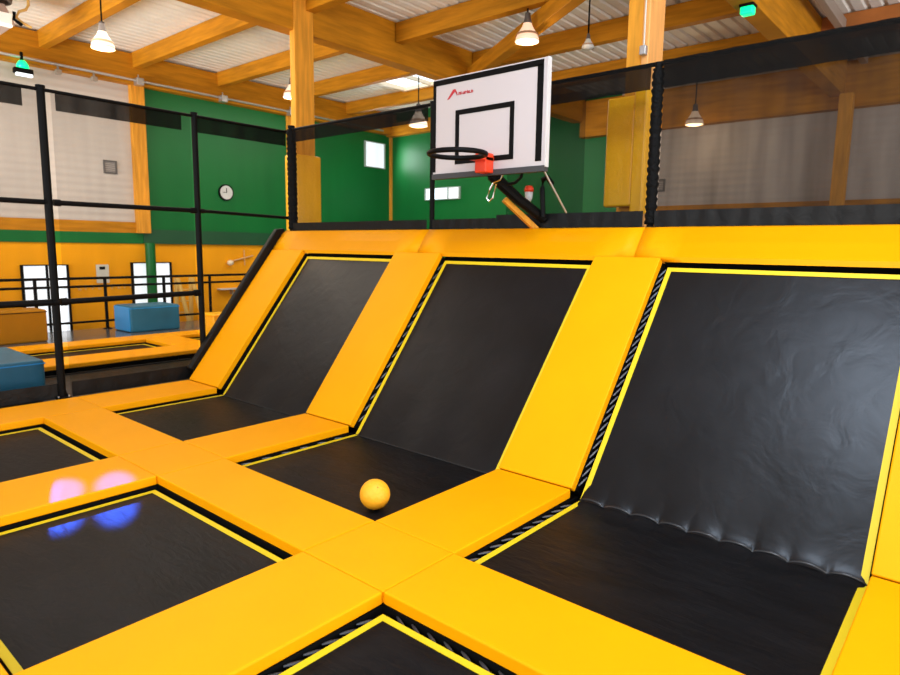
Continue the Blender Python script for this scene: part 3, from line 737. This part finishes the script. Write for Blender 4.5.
# hoop
hoop = bpy.data.objects.new('hoop', None); COL.objects.link(hoop); hoop.parent = t
hz = .10; hc = Vector((.035, -.42, hz)); hr = .235
bm = bmesh.new(); pts = [hc+Vector((hr*math.cos(a*2*PI/40), hr*math.sin(a*2*PI/40), 0)) for a in range(40)]
n = 40; rings = []
for i in range(n):
    p = pts[i]; rad = (p-hc).normalized()
    rings.append([bm.verts.new(p+.021*(math.cos(k*PI/4)*rad+math.sin(k*PI/4)*Vector((0, 0, 1)))) for k in range(8)])
for i in range(n):
    a, b = rings[i], rings[(i+1) % n]
    for k in range(8): bm.faces.new((a[k], a[(k+1) % 8], b[(k+1) % 8], b[k]))
COL.objects.unlink(hoop); bpy.data.objects.remove(hoop)
hoop = obj('hoop', bm, BLK, t, True)
bm = bmesh.new()
box(bm, -.03, .10, -.19, -.0, hz-.02, hz+.012, bev=.004); box(bm, -.02, .10, -.12, -.005, hz-.12, hz+.045, bev=.008)
obj('hoop_bracket', bm, RED, t)
bm = bmesh.new(); tube(bm, [(.0, .05, .06), (.03, .08, -.03), (.14, .32, -.22), (.26, .58, -.39)], [.045, .055, .05, .045], 10); obj('support_arm', bm, BLK, t)
obj('support_strut', beam((.02, .30, -.20), (.20, .58, -.47), .06, .05), WOODC, t)
obj('crank_handle', TB([(.16, .05, -.03), (.13, .06, -.07), (.04, .08, -.09), (.0, .08, -.15), (-.04, .09, -.22), (-.02, .10, -.25), (.02, .10, -.22), (.06, .09, -.10)], .009, 8), CHROME, t)
obj('support_hook', TB([(.36, .06, .0), (.33, .08, -.06), (.26, .10, -.10), (.16, .12, -.11)], .014, 8), BLK, t)
obj('tension_bar', TB([(.55, .05, .02), (.60, .40, -.35)], .008, 8), ALU, t)
obj('hose', TB([(.30, .50, -.38), (.28, .50, -.12), (.30, .48, -.04), (.36, .46, -.03), (.42, .44, -.09)], .024, 10), BLK, t)
# ratchet strap hanging behind the basket
t = thing('hanging_strap', 'small red, white and yellow piece hanging behind the net under the backboard', 'strap', (-1.79, 1.44, 1.93))
obj('red_knob', lathe([(.001, .26), (.03, .255), (.045, .23), (.045, .205), (.001, .20)], 16), RED, t, True)
obj('white_body', lathe([(.001, .20), (.038, .20), (.034, .14), (.02, .11), (.001, .11)], 16), WHITEE, t, True)
obj('yellow_strap', TB([(0, 0, .12), (.0, 0, .05), (.02, 0, .02), (.045, 0, .0)], .022, 8), mat('strap_yellow', (.65, .42, .03, 1), .5), t)
obj('strap_end', TB([(-.01, 0, .08), (-.05, 0, .10), (-.075, 0, .13)], .010, 8), MATS['strap_yellow'], t)

# ================================================================== FAR COURTS beyond the left net
FG = 'yellow pads of the far courts'
def fpad(poly, lab):
    tag(obj('safety_pad', padbm(poly, flat, .015), PAD), lab, 'pad', FG)
fpad(rect(-8.30, -7.66, -5, 2.9), 'yellow pad running across the far court, nearer of the two seen through the net')
fpad(rect(-9.80, -9.30, -5, 2.9), 'yellow pad running along the walkway of the far court, farther of the two')
fpad(rect(-9.29, -8.31, 1.15, 1.72), 'short yellow pad joining the two long pads of the far court')
fpad(rect(-8.30, -7.66, 2.92, 8), 'yellow pad of the far court continuing behind the slopes')
flat_tramp(-9.30, -8.30, -3.0, 1.15, 'dark mat of the far court between the two long yellow pads', 0, MZ, False, 'mats of the far courts')
flat_tramp(-9.30, -8.30, 1.72, 4.2, 'dark mat of the far court right of the short joining pad', 0, MZ, False, 'mats of the far courts')
t = thing('trampoline', 'long dark grey mat just beyond the left net', 'trampoline', (-6.55, 0, -.24), 0, 'mats of the far courts')
bm = bmesh.new(); n = 10
g = [[bm.verts.new((-.86+1.72*i/n, -5+8*j/n, .14-.01*math.sin(PI*i/n))) for j in range(n+1)] for i in range(n+1)]
for i in range(n):
    for j in range(n): bm.faces.new((g[i][j], g[i+1][j], g[i+1][j+1], g[i][j+1]))
obj('jumping_mat', bm, MATB, t, True)
bm = bmesh.new()
for a in ((-.92, -.86, -5, 3), (.80, .88, -5, 3)): box(bm, *a, 0, .15)
obj('frame', bm, FRAMEB, t)
# blue crash block
def foam(name, x0, x1, y0, y1, z0, z1, m, lab, cat='foam block', seam=None, grp=None):
    t = thing(name, lab, cat, ((x0+x1)/2, (y0+y1)/2, z0), 0, grp)
    a, b = (x1-x0)/2, (y1-y0)/2
    obj('cover', BX(-a, a, -b, b, 0, z1-z0, bev=.03), m, t, False)
    obj('piping', ring([(-a-.004, -b-.004), (a+.004, -b-.004), (a+.004, b+.004), (-a-.004, b+.004)], [(-a+.01, -b+.01), (a-.01, -b+.01), (a-.01, b-.01), (-a+.01, b-.01)], lambda p, q, n: Vector((p, q, n+z1-z0-.045)), .012), seam or m, t)
    return t
foam('crash_mat', -7.44, -6.15, -3.4, -1.33, -.09, .34, BLUE, 'large blue foam crash mat at the left edge, behind the net', 'crash mat', BLUEL)
t = foam('foam_block', -11.0, -10.3, 1.36, 2.28, -.02, .46, BLUE, 'blue foam block standing by the railing in front of the glass door', 'foam block', BLUEL)
obj('end_panel', BX(-.32, .32, -.475, -.458, .02, .46), BLUEL, t)['label'] = 'light blue end'
foam('foam_wedge', -10.75, -10.2, -3.0, -.02, -.02, .51, mat('mustard_vinyl', (.40, .165, .005, 1), .6, bump=.2, spec=.1), 'long mustard yellow foam block at the far left, behind the net', 'foam block', BLK)
foam('foam_block', -8.9, -8.5, 1.98, 3.3, -.0, .42, PADDIM, 'yellow foam block half hidden behind the black edge of the slopes', 'foam block', PAD)

# railing of the walkway
RX = -11.25
for k, y in enumerate((-2.9, -1.5, .15, 1.32, 2.45, 3.45, 4.9, 6.3)):
    t = thing('railing_post', {2: 'black railing post in front of the left glass door', 3: 'black railing post beside the blue foam block', 4: 'black railing post behind the blue foam block', 5: 'black railing post right of the blue foam block, before the ladder',
              }.get(k, 'black railing post of the walkway'), 'post', (RX, y, -.02), 0, 'black posts of the walkway railing')
    obj('pole', TB([(0, 0, 0), (0, 0, .95)], .03, 10), BLK, t); obj('base_plate', BX(-.06, .06, -.06, .06, 0, .015), BLK, t)
for z, r, lab in ((.95, .026, 'top rail of the black walkway railing'), (.80, .024, 'second rail of the black walkway railing'), (.14, .022, 'lowest rail of the black walkway railing')):
    tag(obj('railing_bar', TB([(RX+.035, -3.2, z), (RX+.035, 6.6, z)], r, 10), BLK), lab, 'rail', 'rails of the walkway railing')
# ladder leaning by the glass door
t = thing('ladder', 'pale yellow stepladder standing behind the railing near the right glass door', 'ladder', (-11.7, 3.25, FZ))
LM = mat('ladder_yellow', (.80, .50, .12, 1), .5)
for dy in (-.16, .16):
    obj('stile', TB([(-.28, dy-.05, 0), (0, dy-.15, 2.0)], .045, 8), LM, t); obj('stile', TB([(.28, dy+.20, 0), (0, dy-.12, 2.0)], .045, 8), LM, t)
for k in range(7): obj('rung', TB([(-.25+.034*k, -.2-.012*k, .25+.25*k), (-.25+.034*k, .12-.012*k, .25+.25*k)], .014, 6), LM, t)
# wall fixture with crossed arms and a pale stripe on the orange wall
t = thing('wall_bracket', 'pale cross shaped fixture on the orange wall at the right end', 'fixture', (WX+.03, 4.75, 1.27))
obj('arm', TB([(0, -.30, -.07), (.02, .35, .08)], .018, 8), mat('pale_orange_metal', (.65, .36, .12, 1), .4), t)
obj('arm', TB([(0, .12, .22), (.02, .12, -.15)], .014, 8), MATS['pale_orange_metal'], t)
obj('glass_globe', lathe([(.001, .0), (.06, -.02), (.08, -.07), (.05, -.12), (.001, -.13)], 16, (.05, -.28, -.02)), mat('pale_glass', (.9, .75, .5, 1), .2), t, True)
t = thing('wall_shelf', 'thin white shelf on the orange wall below the cross shaped fixture', 'shelf', (WX, 4.5, .56))
obj('board', BX(0, .16, -.35, .38, 0, .03), WHITEE, t); obj('bracket', BX(0, .12, -.02, .0, -.12, 0), ALU, t)
